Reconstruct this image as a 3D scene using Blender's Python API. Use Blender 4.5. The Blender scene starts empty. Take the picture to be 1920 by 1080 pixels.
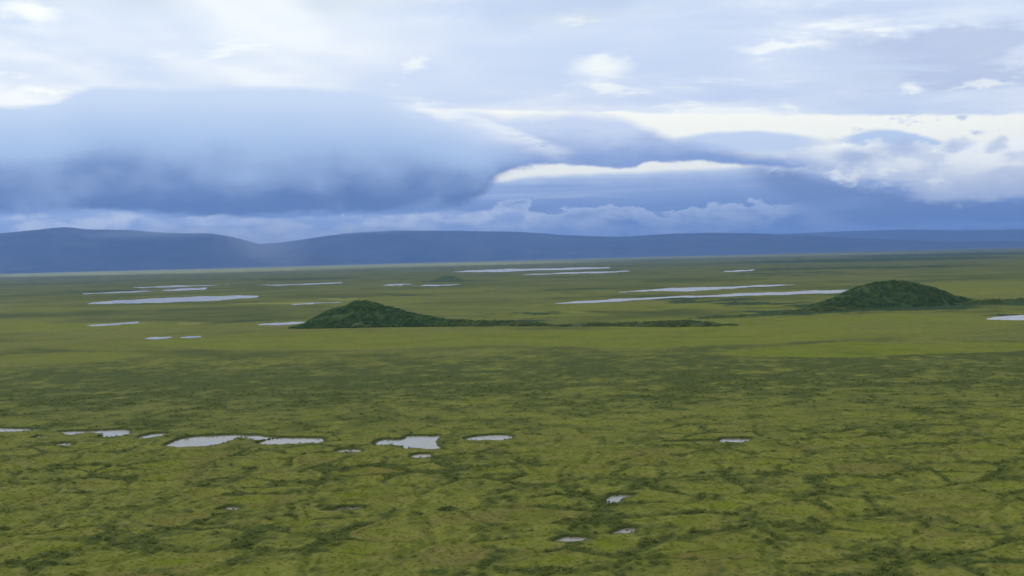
import bpy, math
import numpy as np
from mathutils import Matrix, Vector

# ------------------------------------------------------------------ camera
F = 2300.0                       # focal length in pixels of a 1920 px wide frame
HC = 60.0                        # height of the aircraft above the plain, metres
ROLL = math.atan(0.026)
HOR = 484.0                      # row of the true horizon at the frame centre
PITCH = math.atan((540.0 - HOR) * math.cos(ROLL) / F)
scene = bpy.context.scene
col = scene.collection
fwd = Vector((0, math.cos(PITCH), -math.sin(PITCH)))
rt0 = Vector((1, 0, 0)); up0 = rt0.cross(fwd)
rt = rt0 * math.cos(ROLL) - up0 * math.sin(ROLL)
up = up0 * math.cos(ROLL) + rt0 * math.sin(ROLL)
M = Matrix((rt, up, -fwd)).transposed().to_4x4()
M.translation = (0, 0, HC)
cam = bpy.data.cameras.new('camera')
cam.sensor_width = 36.0
cam.lens = 36.0 * F / 1920.0
cam.clip_start = 1.0
cam.clip_end = 300000.0
camo = bpy.data.objects.new('camera', cam)
camo.matrix_world = M
col.objects.link(camo)
scene.camera = camo

def ray(px, py):
    return (rt * ((px - 960) / F) + up * ((540 - py) / F) + fwd).normalized()

def at(px, py, z=0.0):
    d = ray(px, py)
    t = (z - HC) / d.z
    return (d.x * t, d.y * t)

def azel(px, py):
    d = ray(px, py)
    return math.degrees(math.atan2(d.x, d.y)), math.degrees(math.asin(d.z))

def to_px(x, y, z):
    vx = x; vy = y; vz = z - HC
    cx = vx * rt.x + vy * rt.y + vz * rt.z
    cy = vx * up.x + vy * up.y + vz * up.z
    cz = vx * fwd.x + vy * fwd.y + vz * fwd.z
    cz = np.maximum(cz, 1.0)
    return 960 + F * cx / cz, 540 - F * cy / cz

# ------------------------------------------------------------------ light
SUN_EL, SUN_AZ = 30.0, -62.0     # degrees; azimuth from +Y towards +X
sun = bpy.data.lights.new('sun', 'SUN')
sun.energy = 1.8
sun.angle = math.radians(12)
sun.color = (1.0, 0.95, 0.86)
suno = bpy.data.objects.new('sun', sun)
sd = Vector((math.sin(math.radians(SUN_AZ)) * math.cos(math.radians(SUN_EL)),
             math.cos(math.radians(SUN_AZ)) * math.cos(math.radians(SUN_EL)),
             math.sin(math.radians(SUN_EL))))
suno.rotation_euler = sd.to_track_quat('Z', 'Y').to_euler()
suno.location = (0, 0, 500)
col.objects.link(suno)
vs = scene.view_settings
vs.view_transform = 'Standard'; vs.look = 'None'; vs.exposure = 0.0; vs.gamma = 1.0
scene.cycles.use_denoising = True
scene.cycles.adaptive_threshold = 0.01
scene.cycles.max_bounces = 4
scene.cycles.diffuse_bounces = 1
scene.cycles.glossy_bounces = 2
scene.cycles.volume_bounces = 0
scene.cycles.sample_clamp_indirect = 4.0

def lin(r, g, b):
    f = lambda c: (c / 255 / 12.92) if c <= 10.3 else ((c / 255 + 0.055) / 1.055) ** 2.4
    return (f(r), f(g), f(b), 1.0)

# node expression helper --------------------------------------------------
class E:
    """A float socket with arithmetic."""
    nt = None
    def __init__(s, sock): s.s = sock
    @staticmethod
    def op(o, *a, clamp=False):
        n = E.nt.nodes.new('ShaderNodeMath'); n.operation = o; n.use_clamp = clamp
        for i, v in enumerate(a):
            if isinstance(v, E): E.nt.links.new(v.s, n.inputs[i])
            else: n.inputs[i].default_value = v
        return E(n.outputs[0])
    def __add__(s, o): return E.op('ADD', s, o)
    __radd__ = __add__
    def __sub__(s, o): return E.op('SUBTRACT', s, o)
    def __rsub__(s, o): return E.op('SUBTRACT', o, s)
    def __mul__(s, o): return E.op('MULTIPLY', s, o)
    __rmul__ = __mul__
    def __truediv__(s, o): return E.op('DIVIDE', s, o)

def sstep(x, a, b):
    n = E.nt.nodes.new('ShaderNodeMapRange'); n.interpolation_type = 'SMOOTHSTEP'
    for i, v in enumerate((x, a, b)):
        if isinstance(v, E): E.nt.links.new(v.s, n.inputs[i])
        else: n.inputs[i].default_value = v
    return E(n.outputs[0])

def lerp_col(f, a, b):
    n = E.nt.nodes.new('ShaderNodeMix'); n.data_type = 'RGBA'; n.clamp_factor = True
    if isinstance(f, E): E.nt.links.new(f.s, n.inputs[0])
    else: n.inputs[0].default_value = f
    for v, i in ((a, 6), (b, 7)):
        if isinstance(v, (tuple, list)): n.inputs[i].default_value = v
        else: E.nt.links.new(v, n.inputs[i])
    return n.outputs[2]

def xyz(x, y, z):
    n = E.nt.nodes.new('ShaderNodeCombineXYZ')
    for i, v in enumerate((x, y, z)):
        if isinstance(v, E): E.nt.links.new(v.s, n.inputs[i])
        else: n.inputs[i].default_value = v
    return n.outputs[0]

def noise_at(vec, scale=1.0, detail=4, rough=0.55, dist=0.0):
    n = E.nt.nodes.new('ShaderNodeTexNoise')
    n.inputs['Scale'].default_value = scale; n.inputs['Detail'].default_value = detail
    n.inputs['Roughness'].default_value = rough; n.inputs['Distortion'].default_value = dist
    E.nt.links.new(vec, n.inputs['Vector'])
    return E(n.outputs['Fac'])

# ------------------------------------------------------------------ sky
world = bpy.data.worlds.new('World')
scene.world = world
world.use_nodes = True
def build_sky():
    nt = world.node_tree; E.nt = nt
    nt.nodes.clear()
    out = nt.nodes.new('ShaderNodeOutputWorld')
    bg = nt.nodes.new('ShaderNodeBackground'); bg.inputs[1].default_value = 0.1
    nt.links.new(bg.outputs[0], out.inputs[0])
    sky = nt.nodes.new('ShaderNodeTexSky'); sky.sky_type = 'NISHITA'; sky.sun_disc = False
    sky.sun_elevation = math.radians(SUN_EL); sky.sun_rotation = math.radians(SUN_AZ)
    sky.altitude = 60
    tc = nt.nodes.new('ShaderNodeTexCoord')
    sp = nt.nodes.new('ShaderNodeSeparateXYZ'); nt.links.new(tc.outputs['Generated'], sp.inputs[0])
    x, y, z = (E(sp.outputs[i]) for i in range(3))
    az = E.op('ARCTAN2', x, y) * 57.29578
    el = E.op('ARCSINE', z) * 57.29578
    def nz(scale, zs=3.0, detail=5, rough=0.55, seed=0.0, dist=0.0):
        return noise_at(xyz(x + seed, y + seed * 0.7, z * zs + seed), scale, detail, rough, dist)
    def curve(pts, a):
        n = nt.nodes.new('ShaderNodeFloatCurve')
        c = n.mapping.curves[0]
        q = sorted((((p[0] + 50) / 100), min(max(p[1] / 16, 0), 1)) for p in pts)
        while len(c.points) < len(q): c.points.new(0.5, 0.5)
        for p, (u, v) in zip(c.points, q): p.location = (u, v); p.handle_type = 'AUTO_CLAMPED'
        n.mapping.update()
        t = (a + 50.0) / 100.0
        nt.links.new(E.op('MINIMUM', E.op('MAXIMUM', t, 0.001), 0.999).s, n.inputs['Value'])
        return E(n.outputs[0]) * 16.0
    def edge(px_pts, a):
        return curve([azel(*p) for p in px_pts], a)
    K = 12.2                                     # the background runs at strength 0.1; bright overcast
    def C(r, g, b):
        c = lin(r, g, b); return (c[0] * K, c[1] * K, c[2] * K, 1)
    # shared warps
    wA = nz(9, 4, 2, 0.5, 3.1) - 0.5
    wB = nz(26, 3, 3, 0.6, 7.7) - 0.5
    wC = nz(60, 2, 4, 0.6, 1.7) - 0.5
    puffs = nz(21, 1.5, 3, 0.48, 22.0) - 0.5
    # the high deck: seen in perspective from below
    zz = E.op('MAXIMUM', z, 0.0) + 0.10
    deckv = xyz(x / zz, y / zz, 0.3)
    d1 = noise_at(deckv, 0.55, 4, 0.6, 0.4)
    d2 = noise_at(xyz(x / zz + 5.0, y / zz * 1.6, 2.3), 1.6, 4, 0.62, 0.6)
    lr = sstep(az + wA * 14.0, -16.0, 12.0)      # the overcast thickens towards the right
    deck = lerp_col(sstep(d1 + wA * 0.3, 0.36, 0.62), C(208, 219, 243), C(242, 244, 251))
    deckR = lerp_col(sstep(d1 + d2 * 0.5, 0.55, 0.92), C(192, 206, 238), C(226, 232, 247))
    c = lerp_col(lr * 0.85, deck, deckR)
    c = lerp_col(sstep(d2 + wB * 0.3, 0.56, 0.70) * 0.55, c, C(252, 252, 252))
    hi = sstep(el + wA * 3.0, 10.6, 12.4) * sstep(d1, 0.62, 0.35)
    c = lerp_col(hi * 0.55, c, sky.outputs[0])
    deck_only = c
    # grey shreds at the right
    g = sstep(el + wA * 2 + wB * 1.2, 6.6, 7.3) * sstep(el + wB * 1.8 + wC * 0.6, 9.9, 9.2) * sstep(az + wA * 6.0 + wB * 3.0, 12.0, 19.0) * sstep(d2, 0.36, 0.56)
    c = lerp_col(g * 0.8, c, C(176, 188, 222))
    # bright puffs
    def puff(px, py, rx, ry, k, cc=(255, 255, 252)):
        nonlocal c
        a0, e0 = azel(px, py)
        u = (az + wB * 1.6 + wC * 0.6 - a0) / (rx / 40); v = (el + wB * 0.9 + wC * 0.7 - e0) / (ry / 40)
        m = sstep(E.op('SQRT', u * u + v * v), 1.0, 0.15)
        c = lerp_col(m * k, c, C(*cc))
    puff(1120, 130, 78, 34, 0.7); puff(772, 124, 34, 17, 0.5); puff(1705, 168, 34, 14, 0.65); puff(1475, 203, 28, 12, 0.5)
    puff(1470, 86, 120, 14, 0.6); puff(1850, 156, 80, 9, 0.55); puff(60, 20, 80, 30, 0.8); puff(80, 171, 70, 9, 0.8)
    puff(1250, 185, 320, 20, 0.45, (186, 200, 238)); puff(1600, 15, 420, 30, 0.5, (182, 196, 232))
    puff(1000, 12, 420, 26, 0.55, (186, 202, 240)); puff(900, 185, 160, 22, 0.35, (196, 208, 240))
    # under the deck: bright clear strip low over the mountains
    eb = edge([(-400, 205), (600, 200), (950, 207), (1150, 211), (1300, 213), (1500, 216), (1690, 217), (1920, 214), (2300, 212)], az) + wB * 0.35 + wC * 0.15
    c = lerp_col(sstep(el - eb, 0.09, -0.09), c, C(252, 251, 246))
    def layer(mask, color, k=1.0):
        nonlocal c
        c = lerp_col(mask * k, c, color)
    def band(top, bot, a, e, st, sb):
        return sstep(edge(top, a) - e, -st, st) * sstep(e - edge(bot, a), -sb, sb)
    # far lens clouds in the bright strip
    m = band([(1180, 275), (1280, 257), (1340, 249), (1400, 246), (1450, 249), (1530, 259), (1620, 275)], [(1180, 283), (1400, 290), (1620, 290)], az + wB * 0.5, el + wC * 0.2, 0.12, 0.35) * sstep(az, azel(1230, 0)[0], azel(1300, 0)[0]) * sstep(az, azel(1600, 0)[0], azel(1480, 0)[0])
    layer(m, C(200, 214, 243))
    m = band([(1540, 272), (1590, 256), (1630, 246), (1660, 243), (1700, 249), (1760, 264), (1830, 280)], [(1540, 276), (1830, 284)], az + wB * 0.5, el + wC * 0.15, 0.11, 0.3) * sstep(az, azel(1550, 0)[0], azel(1600, 0)[0]) * sstep(az, azel(1810, 0)[0], azel(1740, 0)[0])
    layer(m, C(190, 207, 240))
    # low cloud mass at the right: layered haze blue
    a1 = az + wA * 1.0; e1 = el + wB * 0.5 + wC * 0.35
    lump = nz(30, 2.4, 4, 0.58, 9.2); relief = wC * 0.35 - wB * 0.15
    m = band([(-300, 400), (800, 352), (930, 341), (1000, 331), (1100, 327), (1200, 323), (1330, 318), (1420, 312), (1600, 330), (1920, 345), (2400, 335)], [(-300, 600), (2400, 600)], a1, el + wC * 0.12 + wB * 0.12, 0.13, 0.1)
    lowc = lerp_col(sstep(el + wB * 0.5, 1.0, 3.9), C(96, 124, 186), C(160, 180, 224))
    lowc = lerp_col(sstep(el + wC * 0.4 + wB * 0.3, 3.1, 3.9), lowc, C(200, 213, 238))
    layer(m, lowc)
    st = noise_at(xyz(az * 0.06, el * 1.6, 4.0), 1.0, 4, 0.6)
    layer(m * sstep(st, 0.5, 0.72), C(196, 209, 238), 0.55)
    layer(m * sstep(st, 0.47, 0.28), C(120, 146, 205), 0.5)
    # cumulus tops inside it
    cum = edge([(-300, 420), (880, 408), (960, 392), (1040, 402), (1120, 385), (1190, 390), (1250, 404), (1310, 381), (1380, 392), (1440, 372), (1530, 388), (1650, 412), (1920, 430), (2400, 430)], az + wB * 0.8) + wC * 1.3 + wB * 2.2 + puffs * 1.6
    mc = sstep(cum - el, -0.05, 0.12) * sstep(az, 22.0, 10.0)
    cumc = lerp_col(sstep(cum - el + wB * 1.6 + wC * 1.5, 0.1, 2.0), C(196, 209, 238), C(96, 126, 188))
    layer(mc, cumc, 0.85)
    # dark blue diagonal slab at the right
    m = band([(1300, 305), (1400, 304), (1480, 318), (1560, 340), (1700, 362), (1920, 384), (2400, 392)], [(1300, 330), (1400, 345), (1500, 385), (1600, 425), (1750, 470), (2400, 470)], a1, el + wB * 0.7, 0.35, 0.55) * sstep(az, azel(1360, 0)[0], azel(1460, 0)[0])
    layer(m, lerp_col(sstep(el + wB * 0.8, 0.6, 3.2), C(98, 118, 166), C(118, 137, 184)), 0.94)
    layer(sstep(st, 0.52, 0.68) * sstep(el, 2.0, 1.0) * sstep(az, 4.0, 14.0), C(126, 151, 207), 0.6)
    # white cloud bank at the right
    etop = edge([(1250, 300), (1400, 293), (1480, 285), (1560, 273), (1640, 267), (1700, 268), (1800, 265), (1920, 254), (2400, 240)], az + wB * 1.0) + wB * 1.2 + wC * 1.3
    ebot = edge([(1250, 302), (1400, 306), (1480, 316), (1560, 335), (1700, 357), (1800, 366), (1920, 372), (2400, 380)], az) + wB * 2.2 + wC * 1.2
    m = sstep(etop - el, -0.07, 0.22) * sstep(el - ebot, -0.3, 0.45) * sstep(az, azel(1290, 0)[0], azel(1440, 0)[0])
    wc = lerp_col(sstep(el - ebot + wB * 1.6 + wC * 1.6, 0.1, 1.7), C(196, 207, 234), C(252, 253, 255))
    layer(m, wc)
    layer(m * sstep(puffs + wC * 0.5, 0.0, 0.16), C(196, 206, 232), 0.65)
    layer(m * sstep(puffs + wC * 0.6, -0.05, -0.18), C(255, 255, 255), 0.7)
    m = sstep(lump, 0.55, 0.68) * sstep(E.op('ABSOLUTE', el - 5.3 + wA * 1.0), 0.9, 0.3) * sstep(az, 13.0, 17.0)
    layer(m, C(186, 198, 230), 0.9)
    def blob(px, py, rx, ry, k, cc, soft=0.2):
        a0, e0 = azel(px, py)
        u = (az + wB * 1.2 + wC * 0.5 - a0) / (rx / 40); v = (el + wB * 0.8 + wC * 0.5 - e0) / (ry / 40)
        layer(sstep(E.op('SQRT', u * u + v * v), 1.0, soft), C(*cc), k)
    blob(1763, 363, 62, 24, 0.8, (206, 214, 238)); blob(1560, 385, 120, 18, 0.5, (140, 163, 212)); blob(1780, 424, 380, 9, 0.75, (142, 166, 216)); blob(1650, 445, 300, 6, 0.4, (142, 166, 216)); blob(1605, 294, 58, 26, 0.9, (176, 189, 222)); blob(1690, 280, 44, 24, 0.8, (184, 196, 228)); blob(1800, 268, 34, 16, 0.7, (188, 199, 229)); blob(1872, 272, 28, 14, 0.7, (188, 199, 229)); blob(1800, 360, 50, 24, 0.7, (205, 214, 238)); blob(1870, 335, 90, 22, 0.4, (200, 208, 230))
    # middle band that links the big cloud to the right-hand bank
    t2 = [(700, 215), (820, 200), (900, 212), (960, 221), (1050, 215), (1150, 218), (1200, 236), (1240, 255), (1310, 272), (1400, 289), (1500, 302), (1700, 318)]
    b2 = [(700, 340), (900, 333), (940, 325), (1000, 309), (1100, 312), (1190, 314), (1215, 303), (1300, 303), (1400, 308), (1500, 318), (1700, 325)]
    m = band(t2, b2, az + wC * 0.4, el + wB * 0.3 + wC * 0.3, 0.34, 0.10) * sstep(az, azel(1640, 0)[0], azel(1420, 0)[0]) * sstep(az, azel(780, 0)[0], azel(880, 0)[0])
    mid = lerp_col(sstep(el - edge(b2, az) + wB * 1.1, 0.0, 1.9), C(122, 148, 206), C(200, 212, 242))
    layer(m, mid, 0.94)
    # white wind-drawn streak along the shoulder of the big cloud
    stk = edge([(650, 168), (750, 184), (850, 205), (920, 232), (1000, 262), (1060, 283), (1150, 300)], az) + wB * 0.25
    dk = el - stk + wC * 0.25
    mS = sstep(dk, 0.3, -0.02) * sstep(dk, -0.95, 0.0) * sstep(nz(40, 5, 3, 0.6, 2.2), 0.3, 0.62) * sstep(az, azel(700, 0)[0], azel(790, 0)[0]) * sstep(az, azel(1100, 0)[0], azel(1000, 0)[0])
    # the big lens-shaped cloud at the left
    top = [(-900, 215), (-300, 205), (0, 197), (90, 192), (140, 172), (190, 161), (260, 163), (350, 165), (430, 163), (510, 161), (620, 167), (700, 175), (760, 190), (830, 216), (900, 246), (960, 272), (1010, 300), (1080, 330)]
    bot = [(-900, 405), (-300, 405), (0, 399), (60, 401), (110, 392), (180, 395), (260, 397), (330, 402), (400, 407), (480, 405), (560, 400), (680, 396), (780, 394), (860, 386), (905, 366), (925, 346), (945, 325), (1000, 312), (1080, 308)]
    eb_ = edge(bot, az); et_ = edge(top, az)
    rightfade = sstep(az, azel(1050, 0)[0], azel(950, 0)[0])
    h = (el - eb_) / E.op('MAXIMUM', et_ - eb_, 0.5) + wA * 0.22
    low = sstep(h, 0.8, 0.25)
    h = h + (puffs * 0.42 + wC * 0.08) * (low * 0.9 + 0.1)
    sr = sstep(az, -6.0, 0.0)
    mB = sstep(et_ - el + wC * 0.3 + wB * 0.15 + sr * wB * 0.9, sr * -0.2 - 0.08, sr * 0.6 + 0.24) * sstep(el - eb_ + wC * 0.6 + wB * 0.6, -0.16 - sr * 0.12, 0.18 + sr * 0.25) * rightfade
    bc = lerp_col(sstep(h, 0.0, 0.34), C(82, 104, 152), C(136, 157, 200))
    bc = lerp_col(sstep(h, 0.24, 0.62), bc, C(172, 194, 232))
    bc = lerp_col(sstep(h, 0.55, 1.0), bc, C(200, 214, 242))
    bc = lerp_col(sstep(az + wA * 5.0, -2.0, 2.0) * 0.3, bc, C(140, 162, 214))
    layer(mB, bc)
    # billows on its underside
    layer(mB * sstep(puffs, 0.02, 0.22) * sstep(h, 0.7, 0.3), C(168, 189, 228), 0.3)
    layer(mB * sstep(puffs, -0.03, -0.2) * sstep(h, 0.55, 0.2), C(78, 108, 170), 0.3)
    layer(mS, C(250, 251, 255), 0.6)
    # pale stratus between the big cloud and the hills
    et3 = edge([(-900, 405), (-300, 404), (0, 400), (100, 393), (190, 390), (300, 400), (420, 404), (560, 404), (700, 400), (850, 392), (960, 392), (1050, 405), (1150, 420), (1400, 436), (2400, 440)], az) + wB * 0.5 + wC * 0.35
    m = sstep(et3 - el, -0.06, 0.22) * sstep(az, 9.0, -2.0)
    sc_ = lerp_col(sstep(lump, 0.36, 0.64), C(158, 180, 226), C(222, 230, 248))
    layer(m, sc_, 0.95)
    def tint(v):
        n = nt.nodes.new('ShaderNodeMix'); n.data_type = 'RGBA'; n.blend_type = 'MULTIPLY'; n.inputs[0].default_value = 1.0
        nt.links.new(v, n.inputs[6]); n.inputs[7].default_value = (1.05, 1.055, 0.955, 1); return n.outputs[2]
    c = tint(c); deck_only = tint(deck_only)
    # the low cloud banks fade into the open deck to the sides and overhead
    win = sstep(E.op('ABSOLUTE', az), 75.0, 45.0) * sstep(el, 15.0, 13.0)
    bg2 = nt.nodes.new('ShaderNodeBackground'); bg2.inputs[1].default_value = 0.1
    nt.links.new(deck_only, bg.inputs[0]); nt.links.new(c, bg2.inputs[0])
    mx = nt.nodes.new('ShaderNodeMixShader'); nt.links.new(win.s, mx.inputs[0])
    nt.links.new(bg.outputs[0], mx.inputs[1]); nt.links.new(bg2.outputs[0], mx.inputs[2]); nt.links.new(mx.outputs[0], out.inputs[0])
    try:
        world.cycles.sampling_method = 'MANUAL'; world.cycles.sample_map_resolution = 512
    except Exception: pass
build_sky()

# ------------------------------------------------------------------ numpy noise
rng = np.random.default_rng(11)
PERM = rng.permutation(4096)
GR = rng.normal(size=(4096, 2)); GR /= np.linalg.norm(GR, axis=1)[:, None]
def perlin(x, y, seed=0):
    xi = np.floor(x).astype(np.int64); yi = np.floor(y).astype(np.int64)
    fx = x - xi; fy = y - yi
    u = fx * fx * fx * (fx * (fx * 6 - 15) + 10); v = fy * fy * fy * (fy * (fy * 6 - 15) + 10)
    def g(ix, iy, dx, dy):
        k = PERM[(PERM[(ix + seed * 131) & 4095] + iy) & 4095]
        return GR[k, 0] * dx + GR[k, 1] * dy
    a = g(xi, yi, fx, fy); b = g(xi + 1, yi, fx - 1, fy)
    c = g(xi, yi + 1, fx, fy - 1); d = g(xi + 1, yi + 1, fx - 1, fy - 1)
    return ((a + u * (b - a)) * (1 - v) + (c + u * (d - c)) * v) * 1.6
def fbm(x, y, s, oct=3, seed=0):
    r = 0; a = 1.0; t = 0
    for i in range(oct):
        r = r + a * perlin(x / s + 17.3 * i, y / s + 9.1 * i, seed + i); t += a; a *= 0.5; s *= 0.47
    return r / t
def ss(x, a, b):
    t = np.clip((x - a) / (b - a), 0, 1); return t * t * (3 - 2 * t)
def voronoi(x, y, s, seed=0):
    """distance to the nearest cell border (m), a random number of the cell, border direction id"""
    gx = x / s; gy = y / s
    ix = np.floor(gx).astype(np.int64); iy = np.floor(gy).astype(np.int64)
    f1 = np.full(x.shape, 1e9); f2 = f1.copy(); cid = np.zeros(x.shape, np.int64); p1x = f1.copy(); p1y = f1.copy(); p2x = f1.copy(); p2y = f1.copy()
    for dx in (-1, 0, 1):
        for dy in (-1, 0, 1):
            k = PERM[(PERM[(ix + dx + seed * 57) & 4095] + iy + dy) & 4095]
            qx = ix + dx + 0.5 + 0.42 * np.sin(k * 1.37); qy = iy + dy + 0.5 + 0.42 * np.cos(k * 2.11)
            d = (qx - gx) ** 2 + (qy - gy) ** 2
            near = d < f1; sec = (~near) & (d < f2)
            p2x = np.where(near, p1x, np.where(sec, qx, p2x)); p2y = np.where(near, p1y, np.where(sec, qy, p2y))
            f2 = np.where(near, f1, np.where(sec, d, f2))
            p1x = np.where(near, qx, p1x); p1y = np.where(near, qy, p1y); cid = np.where(near, k, cid); f1 = np.where(near, d, f1)
    ex = p2x - p1x; ey = p2y - p1y; L = np.sqrt(ex * ex + ey * ey) + 1e-9
    edge = np.abs(((p1x + p2x) * 0.5 - gx) * ex + ((p1y + p2y) * 0.5 - gy) * ey) / L
    return edge * s, cid / 4096.0, np.sqrt(f1) * s

# ------------------------------------------------------------------ materials
def new_mat(name):
    m = bpy.data.materials.new(name); m.use_nodes = True
    nt = m.node_tree; E.nt = nt
    b = nt.nodes['Principled BSDF']
    b.inputs['Specular IOR Level'].default_value = 0.04
    b.inputs['Roughness'].default_value = 0.9
    return m, nt, b
def pos(nt):
    g = nt.nodes.new('ShaderNodeNewGeometry'); return g.outputs['Position']

def tundra_material():
    m, nt, b = new_mat('tundra')
    at_ = nt.nodes.new('ShaderNodeAttribute'); at_.attribute_name = 'zones'
    s = nt.nodes.new('ShaderNodeSeparateColor'); nt.links.new(at_.outputs['Color'], s.inputs[0])
    T, W, B = (E(s.outputs[i]) for i in range(3)); G = E(at_.outputs['Alpha'])
    P = pos(nt)
    n1 = noise_at(P, 0.9, 4, 0.65); n2 = noise_at(P, 0.16, 4, 0.6); n3 = noise_at(P, 3.2, 3, 0.6)
    base = lerp_col(sstep(n2, 0.32, 0.68), (0.132, 0.144, 0.021, 1), (0.190, 0.193, 0.038, 1))
    base = lerp_col(sstep(n1, 0.55, 0.75) * 0.35, base, (0.060, 0.080, 0.012, 1))
    n4 = noise_at(P, 0.055, 3, 0.6)
    base = lerp_col(sstep(n4, 0.50, 0.68) * 0.6, base, (0.165, 0.150, 0.038, 1))
    wet = lerp_col(n2, (0.108, 0.142, 0.009, 1), (0.166, 0.184, 0.014, 1))
    n5 = noise_at(P, 0.022, 5, 0.65)
    wet = lerp_col(sstep(n5, 0.42, 0.66) * 0.7, wet, (0.078, 0.102, 0.014, 1))
    c = lerp_col(W, base, wet)
    c = lerp_col(B, c, lerp_col(n2, (0.120, 0.090, 0.034, 1), (0.165, 0.135, 0.045, 1)))
    c = lerp_col(G, c, lerp_col(n2, (0.074, 0.090, 0.036, 1), (0.100, 0.112, 0.044, 1)))
    shr = lerp_col(sstep(n1, 0.35, 0.7), (0.050, 0.066, 0.016, 1), (0.080, 0.100, 0.020, 1))
    c = lerp_col(sstep(T + (n1 - 0.5) * 0.55 + (n3 - 0.5) * 0.3, 0.25, 0.85), c, shr)
    ta = nt.nodes.new('ShaderNodeAttribute'); ta.attribute_name = 'thicket'
    c = lerp_col(sstep(E(ta.outputs['Fac']) + (n5 - 0.5) * 0.7, 0.25, 0.8), c, lerp_col(n2, (0.022, 0.046, 0.018, 1), (0.044, 0.072, 0.026, 1)))
    sa = nt.nodes.new('ShaderNodeAttribute'); sa.attribute_name = 'sunstrip_silt'
    c = lerp_col(E(sa.outputs['Fac']), c, (0.30, 0.31, 0.09, 1))  # sunlight on the far strip painted as ground colour; also pale marsh silt
    nt.links.new(c, b.inputs['Base Color'])
    bp = nt.nodes.new('ShaderNodeBump'); bp.inputs['Strength'].default_value = 0.8; bp.inputs['Distance'].default_value = 0.5
    nt.links.new((n1 * 0.7 + n3 * 0.35).s, bp.inputs['Height'])
    nt.links.new(bp.outputs[0], b.inputs['Normal'])
    return m

def simple_veg(name, c1, c2, scale, bump=0.6, dist=0.8):
    m, nt, b = new_mat(name)
    P = pos(nt)
    n = noise_at(P, scale, 5, 0.65); n2 = noise_at(P, scale * 0.13, 3, 0.6)
    f = sstep(n * 0.65 + n2 * 0.35, 0.36, 0.64)
    nt.links.new(lerp_col(f, c1, c2), b.inputs['Base Color'])
    bp = nt.nodes.new('ShaderNodeBump'); bp.inputs['Strength'].default_value = bump; bp.inputs['Distance'].default_value = dist
    nt.links.new(n.s, bp.inputs['Height']); nt.links.new(bp.outputs[0], b.inputs['Normal'])
    return m

def leaf_mat(name, c1, c2):
    m, nt, b = new_mat(name)
    oi = nt.nodes.new('ShaderNodeObjectInfo')
    n = noise_at(pos(nt), 0.12, 3, 0.6)
    f = E(oi.outputs['Random']) * 0.5 + sstep(n, 0.36, 0.64) * 0.7 - 0.1
    c = lerp_col(f, c1, c2)
    nt.links.new(c, b.inputs['Base Color'])
    tr = nt.nodes.new('ShaderNodeBsdfTranslucent'); nt.links.new(c, tr.inputs[0])
    mx = nt.nodes.new('ShaderNodeMixShader'); mx.inputs[0].default_value = 0.4
    nt.links.new(b.outputs[0], mx.inputs[1]); nt.links.new(tr.outputs[0], mx.inputs[2])
    nt.links.new(mx.outputs[0], nt.nodes['Material Output'].inputs[0])
    return m

def water_material():
    m, nt, b = new_mat('pond_water')
    P = pos(nt)
    n0 = noise_at(P, 0.05, 4, 0.6)
    nt.links.new(lerp_col(sstep(n0, 0.35, 0.7), (0.15, 0.132, 0.096, 1), (0.25, 0.22, 0.165, 1)), b.inputs['Base Color'])
    b.inputs['Roughness'].default_value = 0.22
    b.inputs['IOR'].default_value = 1.33
    b.inputs['Specular IOR Level'].default_value = 0.9
    n = noise_at(P, 1.3, 3, 0.6)
    nw = noise_at(P, 0.05, 2, 0.5)
    nt.links.new((sstep(nw, 0.4, 0.62) * 0.10 + 0.15).s, b.inputs['Roughness'])
    bp = nt.nodes.new('ShaderNodeBump'); bp.inputs['Strength'].default_value = 0.35; bp.inputs['Distance'].default_value = 0.06
    nt.links.new(n.s, bp.inputs['Height']); nt.links.new(bp.outputs[0], b.inputs['Normal'])
    return m

MAT = dict(tundra=tundra_material(), water=water_material(),
           pingo=simple_veg('pingo_turf', (0.030, 0.060, 0.022, 1), (0.070, 0.105, 0.036, 1), 0.35),
           ridge=simple_veg('ridge_turf', (0.040, 0.060, 0.022, 1), (0.070, 0.092, 0.034, 1), 0.3),
           hill=simple_veg('hill_tundra', (0.010, 0.014, 0.012, 1), (0.055, 0.062, 0.042, 1), 0.0012, 0.5, 120),
           shrub=leaf_mat('willow_leaves', (0.110, 0.140, 0.032, 1), (0.215, 0.240, 0.058, 1)),
           pshrub=leaf_mat('alder_leaves', (0.060, 0.130, 0.052, 1), (0.180, 0.265, 0.086, 1)),
           reed=leaf_mat('shore_sedge', (0.045, 0.075, 0.018, 1), (0.120, 0.150, 0.030, 1)),
           rshrub=leaf_mat('bank_leaves', (0.090, 0.140, 0.050, 1), (0.200, 0.250, 0.080, 1)),
           grass=leaf_mat('sedge_blades', (0.150, 0.180, 0.022, 1), (0.280, 0.285, 0.040, 1)))

def grid_mesh(name, V, nr, nc, mat, smooth=True):
    idx = np.arange(nr * nc).reshape(nr, nc)
    q = np.stack([idx[:-1, :-1], idx[:-1, 1:], idx[1:, 1:], idx[1:, :-1]], -1).reshape(-1, 4)
    me = bpy.data.meshes.new(name)
    me.vertices.add(len(V)); me.vertices.foreach_set('co', V.astype(np.float32).ravel())
    me.loops.add(q.size); me.loops.foreach_set('vertex_index', q.astype(np.int32).ravel())
    me.polygons.add(len(q)); me.polygons.foreach_set('loop_start', np.arange(0, q.size, 4, dtype=np.int32))
    me.polygons.foreach_set('loop_total', np.full(len(q), 4, np.int32))
    me.update(calc_edges=True)
    me.polygons.foreach_set('use_smooth', np.full(len(q), smooth))
    me.materials.append(mat)
    return me
def link(name, me, parent=None):
    o = bpy.data.objects.new(name, me); col.objects.link(o)
    if parent: o.parent = parent
    return o
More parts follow.
